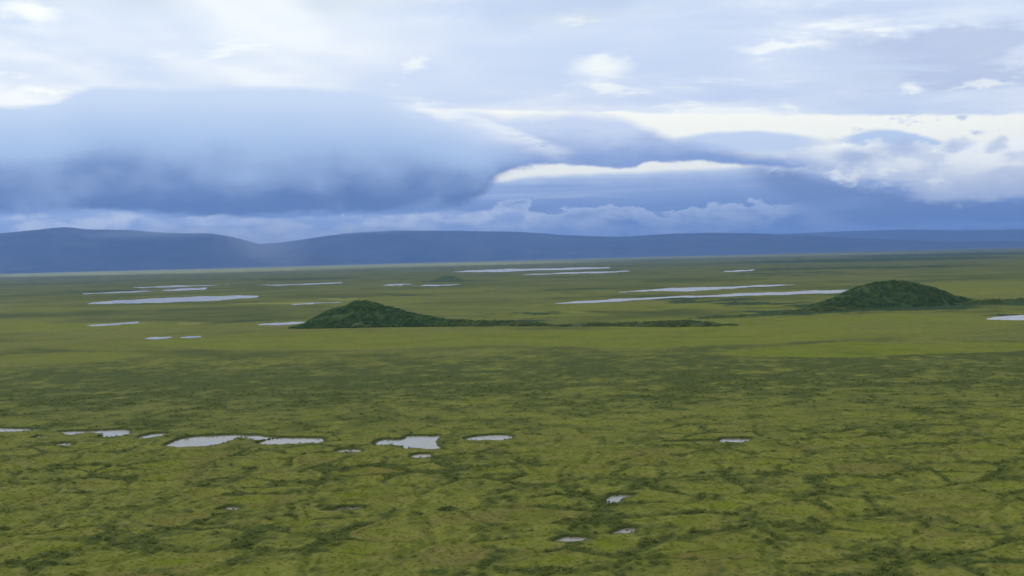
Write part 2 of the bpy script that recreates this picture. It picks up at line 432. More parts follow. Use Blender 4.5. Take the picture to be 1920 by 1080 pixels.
def tag(o, label, cat=None, kind=None, group=None):
    o['label'] = label
    if cat: o['category'] = cat
    if kind: o['kind'] = kind
    if group: o['group'] = group
    return o

# ------------------------------------------------------------------ ponds (shorelines traced, laid out on the plain)
# (outline in photo pixels, label)
PONDS = [
 ([(-40,803),(40,803.5),(70,804.3),(90,805.5),(70,807),(40,808),(0,809.5),(-40,810)], 'thin pale pool cut by the left picture edge, left end of the pool row'),
 ([(114,811),(170,808.5),(220,806.5),(246,807.5),(241,813),(220,817),(200,819),(181,818),(192,814.5),(170,812.5),(130,814)], 'bent pale pool with a spur below it, second from the left in the pool row'),
 ([(258,819.5),(280,814),(316,812.5),(302,817),(275,821)], 'small leaf-shaped pool left of the largest pool of the pool row'),
 ([(102,832.5),(120,830),(137,831),(134,834.5),(112,835)], 'tiny pool alone below the bent pool at far left'),
 ([(306,835),(318,827.5),(343,822),(360,819.5),(400,817.5),(430,816),(470,816.3),(500,818.5),(516,821.5),(480,825),(452,823),(440,824),(425,828),(400,833.5),(380,835.5),(340,837)], 'largest pool of the pool row, silvery with a curved tapering right arm'),
 ([(479,829.5),(508,824.5),(530,821.5),(570,821),(600,822),(613,824.5),(600,828.5),(570,830),(540,831.5),(510,832.5)], 'long flat pool touching the right end of the largest pool'),
 ([(700,832),(714,825),(740,825),(755,822.5),(765,818.5),(800,818),(824,818),(821,825),(818,831),(829,838),(812,841),(780,839),(760,840),(750,834.5),(725,833)], 'ragged grey pool with torn corners in the middle of the pool row'),
 ([(876,823),(886,818.5),(925,816),(953,816),(960,820.5),(942,824),(900,825)], 'smooth oval pool at the right end of the pool row'),
 ([(630,843.5),(650,841),(676,842.5),(673,846.5),(636,847)], 'tiny sliver of water left below the ragged grey pool'),
 ([(769,855.5),(780,851.2),(807,851),(803,856),(780,858.5)], 'small slanted pool just below the ragged grey pool'),
 ([(1242,827),(1300,825.8),(1343,825.2),(1358,822),(1400,822),(1408,824.5),(1396,828),(1365,829),(1343,827.6),(1300,827.6)], 'bright narrow pool with a long thin dark channel on its left'),
 ([(1138,941),(1141,931),(1157,928),(1186,928),(1189,932),(1169,935),(1163,941),(1147,943)], 'small hooked pool in the foreground polygons'),
 ([(1143,999.5),(1159,993),(1175,989.5),(1191,990.5),(1188,997),(1165,1000)], 'small bright pool right of the foreground puddle pair'),
 ([(1033,1012),(1058,1006),(1095,1006.5),(1112,1009),(1092,1013.5),(1055,1015)], 'flat dull puddle lowest in the frame'),
 ([(408,954),(425,949.8),(436,948.6),(451,951.5),(446,954.8),(420,955.5)], 'tiny glinting puddle at left in bright green moss'),
 ([(608,955.6),(640,950.6),(682,950.4),(668,954.6),(632,956.6)], 'dark boggy puddle full of tufts near bottom centre left'),
 ([(822,956.5),(838,953.5),(850,955.5),(842,958)], 'speck of water right of the dark boggy puddle'),
 ([(160,569.5),(200,564),(240,561.3),(300,558),(375,555.3),(450,553.5),(482,554),(473,558.5),(440,561.3),(390,565),(350,567),(280,569.2),(210,570.2)], 'largest pale lake, long and tapering, at left of the middle plain'),
 ([(157,551),(210,547.8),(260,545.3),(292,544.8),(250,548.2),(200,550.8)], 'thin strip of water behind the left end of the largest lake'),
 ([(303,545),(330,541.3),(370,539.5),(392,539.5),(380,543),(345,545)], 'short spindle of water behind the middle of the largest lake'),
 ([(250,538.7),(310,535.6),(380,534.6),(430,533.2),(350,537.7),(280,539.8)], 'farthest thin strip of water behind the largest lake'),
 ([(485,534.2),(550,532.2),(640,530.2),(600,533),(525,534.9)], 'hair-thin strip of water between the largest lake and the small far mound'),
 ([(722,535.3),(745,532.2),(767,531.7),(763,534.2),(740,536)], 'short bright sliver at left of the small far mound'),
 ([(766,536.4),(800,533.8),(835,533.2),(862,533.8),(825,535.8),(785,537)], 'thin bright sliver just below the small far mound'),
 ([(848,509.6),(900,505.8),(960,503.6),(1040,502),(1132,500.6),(1126,503.8),(1040,506.4),(960,509),(900,510.6)], 'far long grey lake under the centre hills'),
 ([(985,514.6),(1050,511.2),(1120,508.6),(1178,507.6),(1160,510.8),(1080,513),(1000,515.2)], 'thin far strip just in front of the long grey lake'),
 ([(1355,509),(1385,506.2),(1414,505.6),(1406,508),(1370,509.6)], 'small far sliver of water under the right hills'),
 ([(1158,547.5),(1210,543.6),(1255,539.6),(1310,538.6),(1385,536),(1460,533.6),(1487,534.4),(1410,538.4),(1350,542),(1320,545.4),(1280,547),(1240,546),(1200,547)], 'pale lake with drawn-out ends behind the strip that reaches the right mound'),
 ([(1038,568.6),(1110,563),(1170,559.3),(1260,555),(1335,553),(1390,549),(1460,547.6),(1510,544.6),(1600,543.4),(1600,548.4),(1550,550.6),(1485,552.6),(1410,554),(1330,557),(1240,559.6),(1160,565.4),(1090,569.2)], 'longest strip of water, ending behind the dark right mound'),
 ([(1853,596.3),(1880,592),(1920,589.3),(1970,588),(1970,602),(1920,601),(1885,601),(1860,599.5)], 'white pool cut by the right picture edge below the right mound'),
 ([(484,608),(515,605),(550,603.2),(585,602),(575,606),(540,609.5),(505,610)], 'white pool at the left foot of the dark left mound'),
 ([(273,634.5),(290,631.6),(322,631.4),(311,635),(290,636.8)], 'small pool at left below the left mound, left of a pair'),
 ([(340,632.6),(355,630.2),(377,630),(368,633.4),(350,634.2)], 'smaller pool at left below the left mound, right of a pair'),
 ([(165,610.4),(200,607),(262,602.6),(235,608),(200,611)], 'faint marshy strip of water below the largest lake'),
 ([(545,570.2),(580,567.8),(640,566),(600,569.2),(560,571.2)], 'faint marshy sliver behind the left mound'),
 ([(60,820),(70,817.6),(80,818.2),(72,820.6)], 'speck of water below the pool at the left edge'),
]
def smooth_poly(pts, rough, seed):
    p = np.array(pts, float); n = len(p); out = []
    for i in range(n):                                   # Catmull-Rom, resampled
        a, b, c, d = p[i - 1], p[i], p[(i + 1) % n], p[(i + 2) % n]
        for t in np.arange(0, 1, 1 / 8):
            out.append(0.5 * (2 * b + (c - a) * t + (2 * a - 5 * b + 4 * c - d) * t * t + (3 * b - a - 3 * c + d) * t ** 3))
    q = np.array(out)
    r = np.random.default_rng(seed)
    j = r.normal(size=q.shape); j = (j + np.roll(j, 1, 0) + np.roll(j, 2, 0)) * 0.45
    q[:, 0] += j[:, 0] * rough * 3.0; q[:, 1] += j[:, 1] * rough * 0.45
    return q
pond_world = []
for k, (pts, lab) in enumerate(PONDS):
    near = pts[0][1] > 700
    if near:                                             # the far bank stands above the water line
        my = np.mean([p[1] for p in pts]); kx = min(1.0, max(0.42, np.ptp([p[1] for p in pts]) / 12))
        pts = [(a, b + 1.3 * kx - 4.0 * kx * float(np.clip((my - b) / 2.0 + 0.5, 0, 1))) for a, b in pts]
    if not near:
        my = np.mean([p[1] for p in pts]); fit = np.polyfit([p[0] for p in pts], [p[1] for p in pts], 1)
        pts = [(a, b + 0.18 * (np.polyval(fit, a) - b)) for a, b in pts]
    q = smooth_poly(pts, 0.9 if near else 1.1, 40 + k)
    w = np.array([at(a, b) for a, b in q])
    pond_world.append((w, near, lab))

def sd_poly(px, py, w):
    """signed distance in metres to polygon w (negative inside)"""
    n = len(w); d2 = np.full(px.shape, 1e18); ins = np.zeros(px.shape, bool)
    for i in range(n):
        ax, ay = w[i]; bx, by = w[(i + 1) % n]
        ex, ey = bx - ax, by - ay; L = ex * ex + ey * ey + 1e-12
        t = np.clip(((px - ax) * ex + (py - ay) * ey) / L, 0, 1)
        d2 = np.minimum(d2, (px - ax - t * ex) ** 2 + (py - ay - t * ey) ** 2)
        c = ((ay > py) != (by > py)) & (px < (bx - ax) * (py - ay) / (by - ay + 1e-12) + ax)
        ins ^= c
    return np.where(ins, -1, 1) * np.sqrt(d2)

# ------------------------------------------------------------------ vegetation zones of the plain, with cloud shadow and sunlit strips painted in
def ell(px, py, cx, cy, rx, ry, soft=0.2):
    r = np.sqrt(((px - cx) / rx) ** 2 + ((py + 0.02 * (px - cx) - cy) / ry) ** 2)
    return 1 - ss(r, 1 - soft, 1 + soft * 0.3)
WETS = [(1690,656,360,12,1),(1500,612,420,30,.6),(1250,632,330,20,.7),(700,637,420,18,.65),(330,648,260,10,.35),(120,672,150,12,.45),(160,611,220,10,.6),(40,606,120,10,.5),  # wet sedge patches; the mid-plain band also has its sunlit brightness painted in
        (735,563,72,9,.8),(880,581,110,9,.85),(850,546,130,4.5,.5),(1120,577,260,7,.55),(1020,590,110,4,.6),(1450,573,70,4,.7),(1830,540,150,16,.5),(1850,580,120,5,.3),(280,577,150,5,.45),(60,583,120,6,.35),(1000,553,50,10,.4),(520,571,120,3,.6),
        (100,1026,52,11,.9),(540,979,70,9,.5),(1180,1000,30,6,.5),(430,953,60,6,.9),(1560,886,60,7,.6),(1080,868,70,6,.5),(1300,945,90,8,.5),(420,1068,60,8,.8),(1030,1056,60,8,.4),(1860,975,70,7,.5)]
THICK = [(1360,594,80,2.6,.9),(1450,589,90,3.6,1),(1540,584,100,5.5,1),(1690,580,190,5.5,1),(1850,570,130,6,1),(1960,565,120,5,1),(1250,560,110,2.6,.9),(1340,564,110,3.2,1),(1430,569,120,3.5,1),(1525,573,80,4,1),(1000,588,70,2.2,.9),(930,606,120,5,.9),
         (1640,487,330,4,.9),(1800,477,260,3,.9),(1540,503,210,2.2,.9),(1720,500,150,2,1),(1250,497,250,2.5,.5),(1480,512,160,2,.7),(560,523,150,3,.7),(180,546,110,2.6,.7),(838,527,70,2,.8),(1150,540,150,2,.6),(760,553,60,3,.6),(640,558,40,2,.6),(1880,593,50,2.5,.7),(470,603,110,1.8,.6),(300,526,260,2.2,.5),(60,533,160,2.2,.6)]
DARKS = [(1000,572,220,1.6,.8),(620,606,120,2,.6),(880,567,160,1.8,.8),(300,602,250,2,.5),(150,589,200,2.5,.5),(1300,565,200,2,.7),(1750,602,200,2,.4),(500,553,200,2,.6),(1100,528,200,3,.6),(1500,520,200,2.5,.7),(300,519,300,3,.7),(900,515,200,2.5,.7),(1700,496,200,2.5,.9),(1250,487,300,2.2,.8),(1150,519,150,2,.7),(700,520,160,2,.7),(1000,656,420,2,.35),(1500,674,460,4,.5),
         (645,951,48,5,1),(1290,826.5,50,2,.9),         (300,592,420,9,.35),(560,588,180,8,.4),(250,655,260,7,.35),(760,553,60,4,.5),(1240,572,200,5,.5),(1380,580,200,5,.7),(1500,590,230,7,.75),(1750,582,240,9,.8),(1880,566,140,7,.7),
         (1640,487,330,5,.9),(1800,477,240,4,.9),(1540,503,200,3,.8),(1700,502,120,2.4,.9),(1250,498,300,6,.5),(1150,540,140,4,.4),(560,523,160,4,.6),(180,546,120,3,.5),(830,527,90,3,.5),(1420,512,160,3,.6),
         (960,590,60,3,.8),(60,1000,170,70,.25),(1650,560,300,5,.35),(1860,592,70,4,.5),(330,628,160,4,.3)]
GREYS = [(300,590,330,14,.6),(250,525,420,9,.7),(640,545,200,8,.5),(300,530,500,14,.6),(960,520,700,16,.5),(1500,525,500,12,.4),(640,588,420,16,.5),(350,585,350,14,.5),(1000,555,400,10,.3),(1800,520,300,12,.45)]
PALES = [(150,512.5,620,5.0,1),(760,497,420,3.8,.9),(1300,482,500,2.2,.5),(640,561,26,3,.6),(530,568.5,110,1.4,.5),(215,607,60,2,.4),(350,606,25,4,.3),(1090,585,30,2,.3)]  # long entries paint the sunlit strip at the hill foot; small ones marsh silt
TANS = [(560,868,60,5,.35),(120,905,90,8,.35),(900,912,140,7,.25),(1250,895,150,7,.3),(1760,1003,60,6,.75),(1480,1015,110,7,.45),(1010,975,120,12,.25),(1080,965,90,8,.3),(1700,1040,80,8,.35),(880,975,70,10,.4),(1500,1035,80,6,.4),(640,880,60,4,.35)]

def fields(x, y, px, py):
    """T shrub and painted cloud shadow, W wet sedge and painted sunlight, B tan, G grey heath, edge distance, polygon weight"""
    d = py - (508.5 - 0.026 * px)
    big = fbm(x, y, 260, 3, 1); mid = fbm(x, y, 60, 3, 2); sm = fbm(x, y, 14, 3, 3)
    vx = x + 5.0 * fbm(x, y, 24, 2, 5) + 1.8 * sm; vy = y + 5.5 * fbm(x, y, 24, 2, 8) + 1.8 * fbm(x, y, 9, 2, 12)
    e, cid, f1 = voronoi(vx, vy, 18.0, 3)
    e2, cid2, _ = voronoi(vx * 1.0 + 40, vy + 13, 9.0, 9)
    wpoly = ss(d, 255, 390)
    h2 = PERM[(cid * 4095).astype(int)] / 4096.0; h3 = PERM[(h2 * 4095).astype(int)] / 4096.0
    pres = np.clip(0.50 + 1.25 * fbm(x, y, 42, 3, 33), 0.0, 1.0)
    width = 2.0 + 3.2 * np.clip(fbm(x, y, 45, 2, 21) + 0.4, 0, 1.2)
    # mottled hummocky matrix, shrubby troughs along the cell borders, smooth oval cell centres
    T = 0.34 + 0.24 * pres + 0.48 * fbm(x, y, 3.2, 3, 53) + 0.30 * fbm(x, y, 11, 2, 51)
    T = T + (1 - ss(e, width * 0.2, width)) * (0.06 + 0.28 * pres)
    R = 18.0 * (0.29 + 0.22 * h2) * (1 + 0.10 * sm)
    oval = (1 - ss(f1, R * 0.80, R * 1.08)) * ss(h3, 0.12, 0.3) * ss(e, 0.5, 1.8)
    core = (1 - ss(f1, R * 0.35, R * 0.80)) * ss(h3, 0.22, 0.45)
    T = np.clip(T * (1 - 0.93 * oval), 0, 1)
    Tmid = np.clip(0.56 + 0.16 * ss(d, 175, 205) * ss(d, 300, 235) + 0.28 * mid + 0.36 * fbm(x, y, 24, 3, 61) + 0.35 * sm + 0.35 * fbm(x, y, 6, 2, 63), 0, 1)  # mid-plain shrub tone; the added dark band is painted cloud shadow
    Tfar = np.clip(0.55 + 0.45 * big + 0.22 * mid, 0, 1)
    wfar = 1 - ss(d, 150, 200)
    T = T * wpoly + (1 - wpoly) * (Tmid * (1 - wfar) + Tfar * wfar)
    W = wpoly * core * (0.12 + 0.8 * ss(cid, 0.45, 0.9)) + (1 - wpoly) * (wfar * 0.25 * ss(big, -0.05, 0.3))
    W = W * (0.85 + 0.4 * mid + 0.4 * sm) + 0.18 * ss(fbm(x, y, 30, 3, 71), 0.1, 0.45)
    B = wpoly * (oval * (1 - core) * ss(cid2 * 0.3 + h2 * 0.7, 0.45, 0.95) * 0.55 + 0.35 * ss(fbm(x, y, 26, 3, 81), 0.15, 0.5))
    G = 0.25 * ss(big, -0.05, -0.35) * (1 - wpoly) + 0.55 * (1 - ss(d, 22, 90))
    wx = px + 90 * mid + 25 * sm; wy = py + np.minimum(d * 0.05, 5) * (fbm(x, y, 90, 2, 91) * 1.1 + 0.5 * mid)
    for L, A in ((WETS, 'W'), (DARKS, 'T'), (GREYS, 'G'), (TANS, 'B')):
        for cx, cy, rx, ry, k in L:
            s = (np.abs(px - cx) < rx * 1.6 + 120) & (np.abs(py - cy) < ry * 1.8 + 16)
            if not s.any(): continue
            v = ell(wx[s], wy[s], cx, cy, rx, ry) * k * np.clip(0.75 + 0.7 * mid[s] + 0.6 * sm[s] + 0.5 * big[s], 0.15, 1.1)
            if A == 'W': W[s] = np.maximum(W[s], v); T[s] *= 1 - 0.92 * v; G[s] *= 1 - 0.8 * v
            elif A == 'T': T[s] = np.maximum(T[s], v * (0.8 + 0.35 * mid[s])); W[s] *= 1 - 0.6 * v
            elif A == 'G': G[s] = np.maximum(G[s], v)
            else: B[s] = np.maximum(B[s], v)
    Pl = np.zeros_like(T); Th = np.zeros_like(T)
    for cx, cy, rx, ry, k in THICK:
        s = (np.abs(px - cx) < rx * 1.3 + 60) & (np.abs(py - cy) < ry * 1.5 + 14)
        if s.any(): Th[s] = np.maximum(Th[s], ell(px[s] + 30 * mid[s], wy[s], cx, cy, rx, ry, 0.5) * k)
    for cx, cy, rx, ry, k in PALES:
        s = (np.abs(px - cx) < rx * 1.6 + 60) & (np.abs(py - cy) < 40)
        v = ell(px[s] + 60 * mid[s], py[s], cx, cy, rx, ry, 0.5) * k
        Pl[s] = np.maximum(Pl[s], v)
    return np.clip(T, 0, 1), np.clip(W, 0, 1), np.clip(B, 0, 1), np.clip(G, 0, 1), e, wpoly, np.clip(Pl * (0.8 + 0.5 * big), 0, 1), Th

# ------------------------------------------------------------------ the plain
def build_ground():
    inv = np.linspace(690, 3.0, 1020)                    # rows: even steps of 1/distance
    Y = np.concatenate([[-4000, -500, -100, 60, 130, 165, 185], HC * F / inv, [60000, 75000]])
    dense = np.linspace(-1, 1, 760)
    rows = []
    for yv in Y:
        D = max(yv, 185.0)
        w = 0.46 * D + 12
        xs = np.concatenate([[-w - 900 - D * 1.1, -w - 250 - D * 0.35, -w - 60 - D * 0.06], dense * w, [w + 60 + D * 0.06, w + 250 + D * 0.35, w + 900 + D * 1.1]])
        rows.append(xs)
    X = np.array(rows); nr, nc = X.shape
    YY = np.repeat(Y[:, None], nc, 1)
    x = X.ravel(); y = YY.ravel()
    px, py = to_px(x, y, 0.0)
    py = np.where(y < 100, 2500, py)
    T, W, B, G, e, wp, Pl, Th = fields(x, y, px, py)
    near = ss(y, 1500, 500)
    z = (0.16 * fbm(x, y, 6, 2, 101) + 0.24 * fbm(x, y, 2.8, 2, 105)) * near + 0.40 * fbm(x, y, 10, 2, 109) * ss(y, 380, 620) * ss(y, 2000, 900) + 0.5 * fbm(x, y, 160, 2, 103) * ss(y, 2500, 600)
    z += wp * (0.30 * np.exp(-((e - 2.6) / 1.2) ** 2) - 0.35 * np.exp(-(e / 1.0) ** 2))
    z += T * near * (0.15 + 0.42 * np.abs(fbm(x, y, 2.0, 2, 107)))
    z += Th * ss(y, 2600, 1500) * (0.9 + 1.2 * fbm(x, y, 9, 2, 111))      # waist-high willow thickets
    shore = np.full(x.shape, 1e9)
    for w, nr_, lab in pond_world:
        pad = 14 if nr_ else 120
        s = (x > w[:, 0].min() - pad) & (x < w[:, 0].max() + pad) & (y > w[:, 1].min() - pad) & (y < w[:, 1].max() + pad)
        if not s.any(): continue
        shore[s] = np.minimum(shore[s], sd_poly(x[s], y[s], w))
    lay = np.clip(y / 400, 1, 14)                        # wider shore slopes on the wide far lakes
    k = ss(shore, 0, 6 * lay)
    bank = np.where(y < 700, 0.22, 0.16)
    z = z * k + bank * (1 - k)
    z = np.where(shore < 1.2 * lay, bank - np.where(y < 700, 1.15, 0.95) * ss(shore, np.where(y < 700, 0.3, 1.0), np.where(y < 700, -0.5, -0.9)), z)
    T = np.where((shore < 2.4 * lay) & (shore > -1.5), np.maximum(T, 0.75 * ss(shore, 2.4 * lay, 0.4) * np.where(y < 700, 1, 0.6)), T)
    T = np.where((shore < 0.5) & (y < 700), 1.0, T); W = np.where(shore < 0.8, 0, W); B = np.where(shore < 0.8, 0, B)  # near banks painted dark: plant cover plus overhang shade and its reflection
    V = np.stack([x, y, z], 1)
    me = grid_mesh('ground', V, nr, nc, MAT['tundra'])
    ca = me.color_attributes.new('zones', 'FLOAT_COLOR', 'POINT')
    ca.data.foreach_set('color', np.stack([T, W, B, G], 1).astype(np.float32).ravel())
    fa = me.attributes.new('thicket', 'FLOAT', 'POINT'); fa.data.foreach_set('value', Th.astype(np.float32))
    fa = me.attributes.new('sunstrip_silt', 'FLOAT', 'POINT'); fa.data.foreach_set('value', Pl.astype(np.float32))
    o = tag(link('ground', me), 'flat green tundra plain patterned with frost polygons, stretching to the blue hills', 'ground', 'structure')
    return X, YY, z.reshape(nr, nc), Y
GX, GY, GZ, GROW = build_ground()
def ground_z(x, y):
    r = np.clip(np.searchsorted(GROW, y) - 1, 0, len(GROW) - 2)
    D = np.maximum(GROW[r], 185.0); w = 0.46 * D + 12
    c = np.clip(((x / w + 1) * 0.5 * 759).astype(int) + 3, 0, GX.shape[1] - 1)
    return GZ[r, c]

for w, near, lab in pond_world:
    c = w.mean(0)
    lv = -0.36 if near else -0.02
    g = 0.9 if near else 1.0
    v = w - c; L = np.linalg.norm(v, axis=1)[:, None] + 1e-6
    o2 = w + v / L * g                                   # water runs a little under the bank
    me = bpy.data.meshes.new('pond')
    me.from_pydata([(a, b, lv) for a, b in o2], [], [list(range(len(o2)))])
    me.materials.append(MAT['water'])
    if me.polygons[0].normal.z < 0: me.flip_normals()
    tag(link('pond', me), lab, 'pond', 'structure', 'ponds on the plain')

# ------------------------------------------------------------------ scattered plants
def leaf_clump(name, mat, n, seed, r=0.6, h=0.7, leaf=0.22):
    rg = np.random.default_rng(seed); V = []; Fc = []
    for i in range(n):
        a = rg.uniform(0, 6.283); u = rg.uniform(0.05, 1) ; rr = r * math.sqrt(rg.uniform(0, 1)) * (1 - 0.45 * u)
        c = np.array([rr * math.cos(a), rr * math.sin(a), h * u])
        t = rg.normal(size=3); t /= np.linalg.norm(t); b = np.cross(t, rg.normal(size=3)); b /= np.linalg.norm(b)
        s = leaf * rg.uniform(0.6, 1.3); k = len(V)
        V += [c - t * s, c + b * s * 0.55, c + t * s, c - b * s * 0.55]; Fc.append((k, k + 1, k + 2, k + 3))
    me = bpy.data.meshes.new(name); me.from_pydata([tuple(map(float, v)) for v in V], [], Fc); me.materials.append(mat)
    return bpy.data.objects.new(name, me)
def grass_tuft(name, mat, n, seed):
    rg = np.random.default_rng(seed); V = []; Fc = []
    for i in range(n):
        a = rg.uniform(0, 6.283); r0 = rg.uniform(0, 0.3); o = np.array([r0 * math.cos(a), r0 * math.sin(a), 0.0])
        lean = rg.uniform(0.1, 0.5); h = rg.uniform(0.22, 0.5)
        tip = o + np.array([math.cos(a) * lean, math.sin(a) * lean, h]); sd_ = np.array([-math.sin(a), math.cos(a), 0]) * 0.05
        k = len(V); V += [o - sd_, o + sd_, tip]; Fc.append((k, k + 1, k + 2))
    me = bpy.data.meshes.new(name); me.from_pydata([tuple(map(float, v)) for v in V], [], Fc); me.materials.append(mat)
    return bpy.data.objects.new(name, me)

def scatter(name, P, S, R, protos, parent=None):
    me = bpy.data.meshes.new(name)
    me.vertices.add(len(P)); me.vertices.foreach_set('co', P.astype(np.float32).ravel())
    a = me.attributes.new('size', 'FLOAT_VECTOR', 'POINT'); a.data.foreach_set('vector', S.astype(np.float32).ravel())
    a = me.attributes.new('turn', 'FLOAT_VECTOR', 'POINT'); a.data.foreach_set('vector', R.astype(np.float32).ravel())
    o = link(name, me, parent)
    ng = bpy.data.node_groups.new(name, 'GeometryNodeTree')
    ng.interface.new_socket('Geometry', in_out='INPUT', socket_type='NodeSocketGeometry')
    ng.interface.new_socket('Geometry', in_out='OUTPUT', socket_type='NodeSocketGeometry')
    N = ng.nodes; Lk = ng.links
    gi = N.new('NodeGroupInput'); go = N.new('NodeGroupOutput')
    inst = N.new('GeometryNodeInstanceOnPoints'); join = N.new('GeometryNodeJoinGeometry')
    m2p = N.new('GeometryNodeMeshToPoints'); Lk.new(gi.outputs[0], m2p.inputs['Mesh'])
    Lk.new(m2p.outputs[0], inst.inputs['Points'])
    for p in protos:
        oi = N.new('GeometryNodeObjectInfo'); oi.inputs['Object'].default_value = p; oi.inputs['As Instance'].default_value = True
        Lk.new(oi.outputs['Geometry'], join.inputs[0])
    Lk.new(join.outputs[0], inst.inputs['Instance'])
    inst.inputs['Pick Instance'].default_value = True
    for nm, so in (('size', 'Scale'), ('turn', 'Rotation')):
        na = N.new('GeometryNodeInputNamedAttribute'); na.data_type = 'FLOAT_VECTOR'; na.inputs['Name'].default_value = nm
        if so == 'Rotation':
            e2r = N.new('FunctionNodeEulerToRotation'); Lk.new(na.outputs['Attribute'], e2r.inputs[0]); Lk.new(e2r.outputs[0], inst.inputs[so])
        else: Lk.new(na.outputs['Attribute'], inst.inputs[so])
    Lk.new(inst.outputs[0], go.inputs[0])
    md = o.modifiers.new('scatter', 'NODES'); md.node_group = ng
    return o

shrubs = [leaf_clump('willow', MAT['shrub'], 26, s, 0.75, 0.6, 0.24) for s in (1, 2, 3)]
banks = [leaf_clump('bank_willow', MAT['rshrub'], 26, s, 0.9, 0.8, 0.30) for s in (8, 9)]
alders = [leaf_clump('alder', MAT['pshrub'], 26, s, 0.9, 0.9, 0.30) for s in (4, 5)]
tufts = [grass_tuft('sedge', MAT['grass'], 30, s) for s in (6, 7)]

def spread(n, y0, y1, seed):
    rg = np.random.default_rng(seed)
    y = np.sqrt(rg.uniform(y0 * y0, y1 * y1, n)); x = rg.uniform(-0.445, 0.445, n) * y
    return x, y, rg
def plant(name, label, n, y0, y1, seed, pick, protos, smin, smax, flat):
    x, y, rg = spread(n, y0, y1, seed)
    px, py = to_px(x, y, 0.0)
    T, W, B, G, e, wp, Pl, Th = fields(x, y, px, py)
    keep = rg.uniform(size=n) < pick(T, W, B, G, y)
    for w, nr_, lab in pond_world:
        s = keep & (x > w[:, 0].min() - 1) & (x < w[:, 0].max() + 1) & (y > w[:, 1].min() - 1) & (y < w[:, 1].max() + 1)
        if s.any():
            i = np.where(s)[0]; keep[i[sd_poly(x[i], y[i], w) < 0.3]] = False
    x, y, T = x[keep], y[keep], T[keep]; n = len(x)
    s = rg.uniform(smin, smax, n) * (0.75 + 0.5 * T)
    S = np.stack([s, s, s * flat * rg.uniform(0.7, 1.3, n)], 1)
    R = np.stack([rg.uniform(-0.15, 0.15, n), rg.uniform(-0.15, 0.15, n), rg.uniform(0, 6.28, n)], 1)
    o = scatter(name, np.stack([x, y, ground_z(x, y) - 0.03], 1), S, R, protos)
    tag(o, label, name.replace('_', ' '), 'stuff')
    print(name, n)
plant('dwarf_shrubs', 'dark dwarf willow shrubs along the frost troughs of the near plain', 330000, 205, 640, 5,
      lambda T, W, B, G, y: np.clip((T - 0.54) * 0.6, 0, 0.18) * np.clip((640 - y) / 330, 0, 1), shrubs, 0.4, 1.2, 0.7)
plant('sedge_grass', 'yellow green sedge tufts on the flat polygon centres', 260000, 205, 560, 6,
      lambda T, W, B, G, y: np.clip(0.6 - T, 0.05, 0.4) * np.clip((560 - y) / 200, 0, 1), tufts, 0.5, 1.2, 0.5)

def shore_plants():
    rg = np.random.default_rng(77); P = []
    for w, near, lab in pond_world:
        if not near: continue
        n = len(w); L = np.linalg.norm(np.roll(w, -1, 0) - w, axis=1)
        c = w.mean(0)
        for i in range(n):
            for _ in range(rg.poisson(L[i] * 0.4)):
                t = rg.uniform(); p = w[i] * (1 - t) + w[(i + 1) % n] * t
                v = c - p; v /= np.linalg.norm(v) + 1e-6
                P.append(p + v * rg.uniform(-0.5, 1.1))
        k = max(1, int(0.002 * np.ptp(w[:, 0]) * np.ptp(w[:, 1])))
        q = c + rg.normal(size=(k, 2)) * np.ptp(w, 0) * 0.2     # tufts standing in the shallows
        for a in q:
            if sd_poly(a[:1], a[1:], w)[0] < 0: P.append(a)
        if 'boggy' in lab:
            P += list(c + rg.normal(size=(14, 2)) * np.ptp(w, 0) * 0.3)
    P = np.array(P); n = len(P)
    z = np.maximum(ground_z(P[:, 0], P[:, 1]), -0.40)
    s_ = rg.uniform(0.4, 1.0, n)
    o = scatter('shore_sedge', np.stack([P[:, 0], P[:, 1], z - 0.03], 1), np.stack([s_, s_, s_ * rg.uniform(0.7, 1.6, n)], 1),
                np.stack([np.zeros(n), np.zeros(n), rg.uniform(0, 6.28, n)], 1), reeds)
    tag(o, 'dark green sedge fringing the banks of the near pools', 'sedge', 'stuff')
reeds = [grass_tuft('shore_tuft', MAT['reed'], 34, s) for s in (12, 13)]
shore_plants()

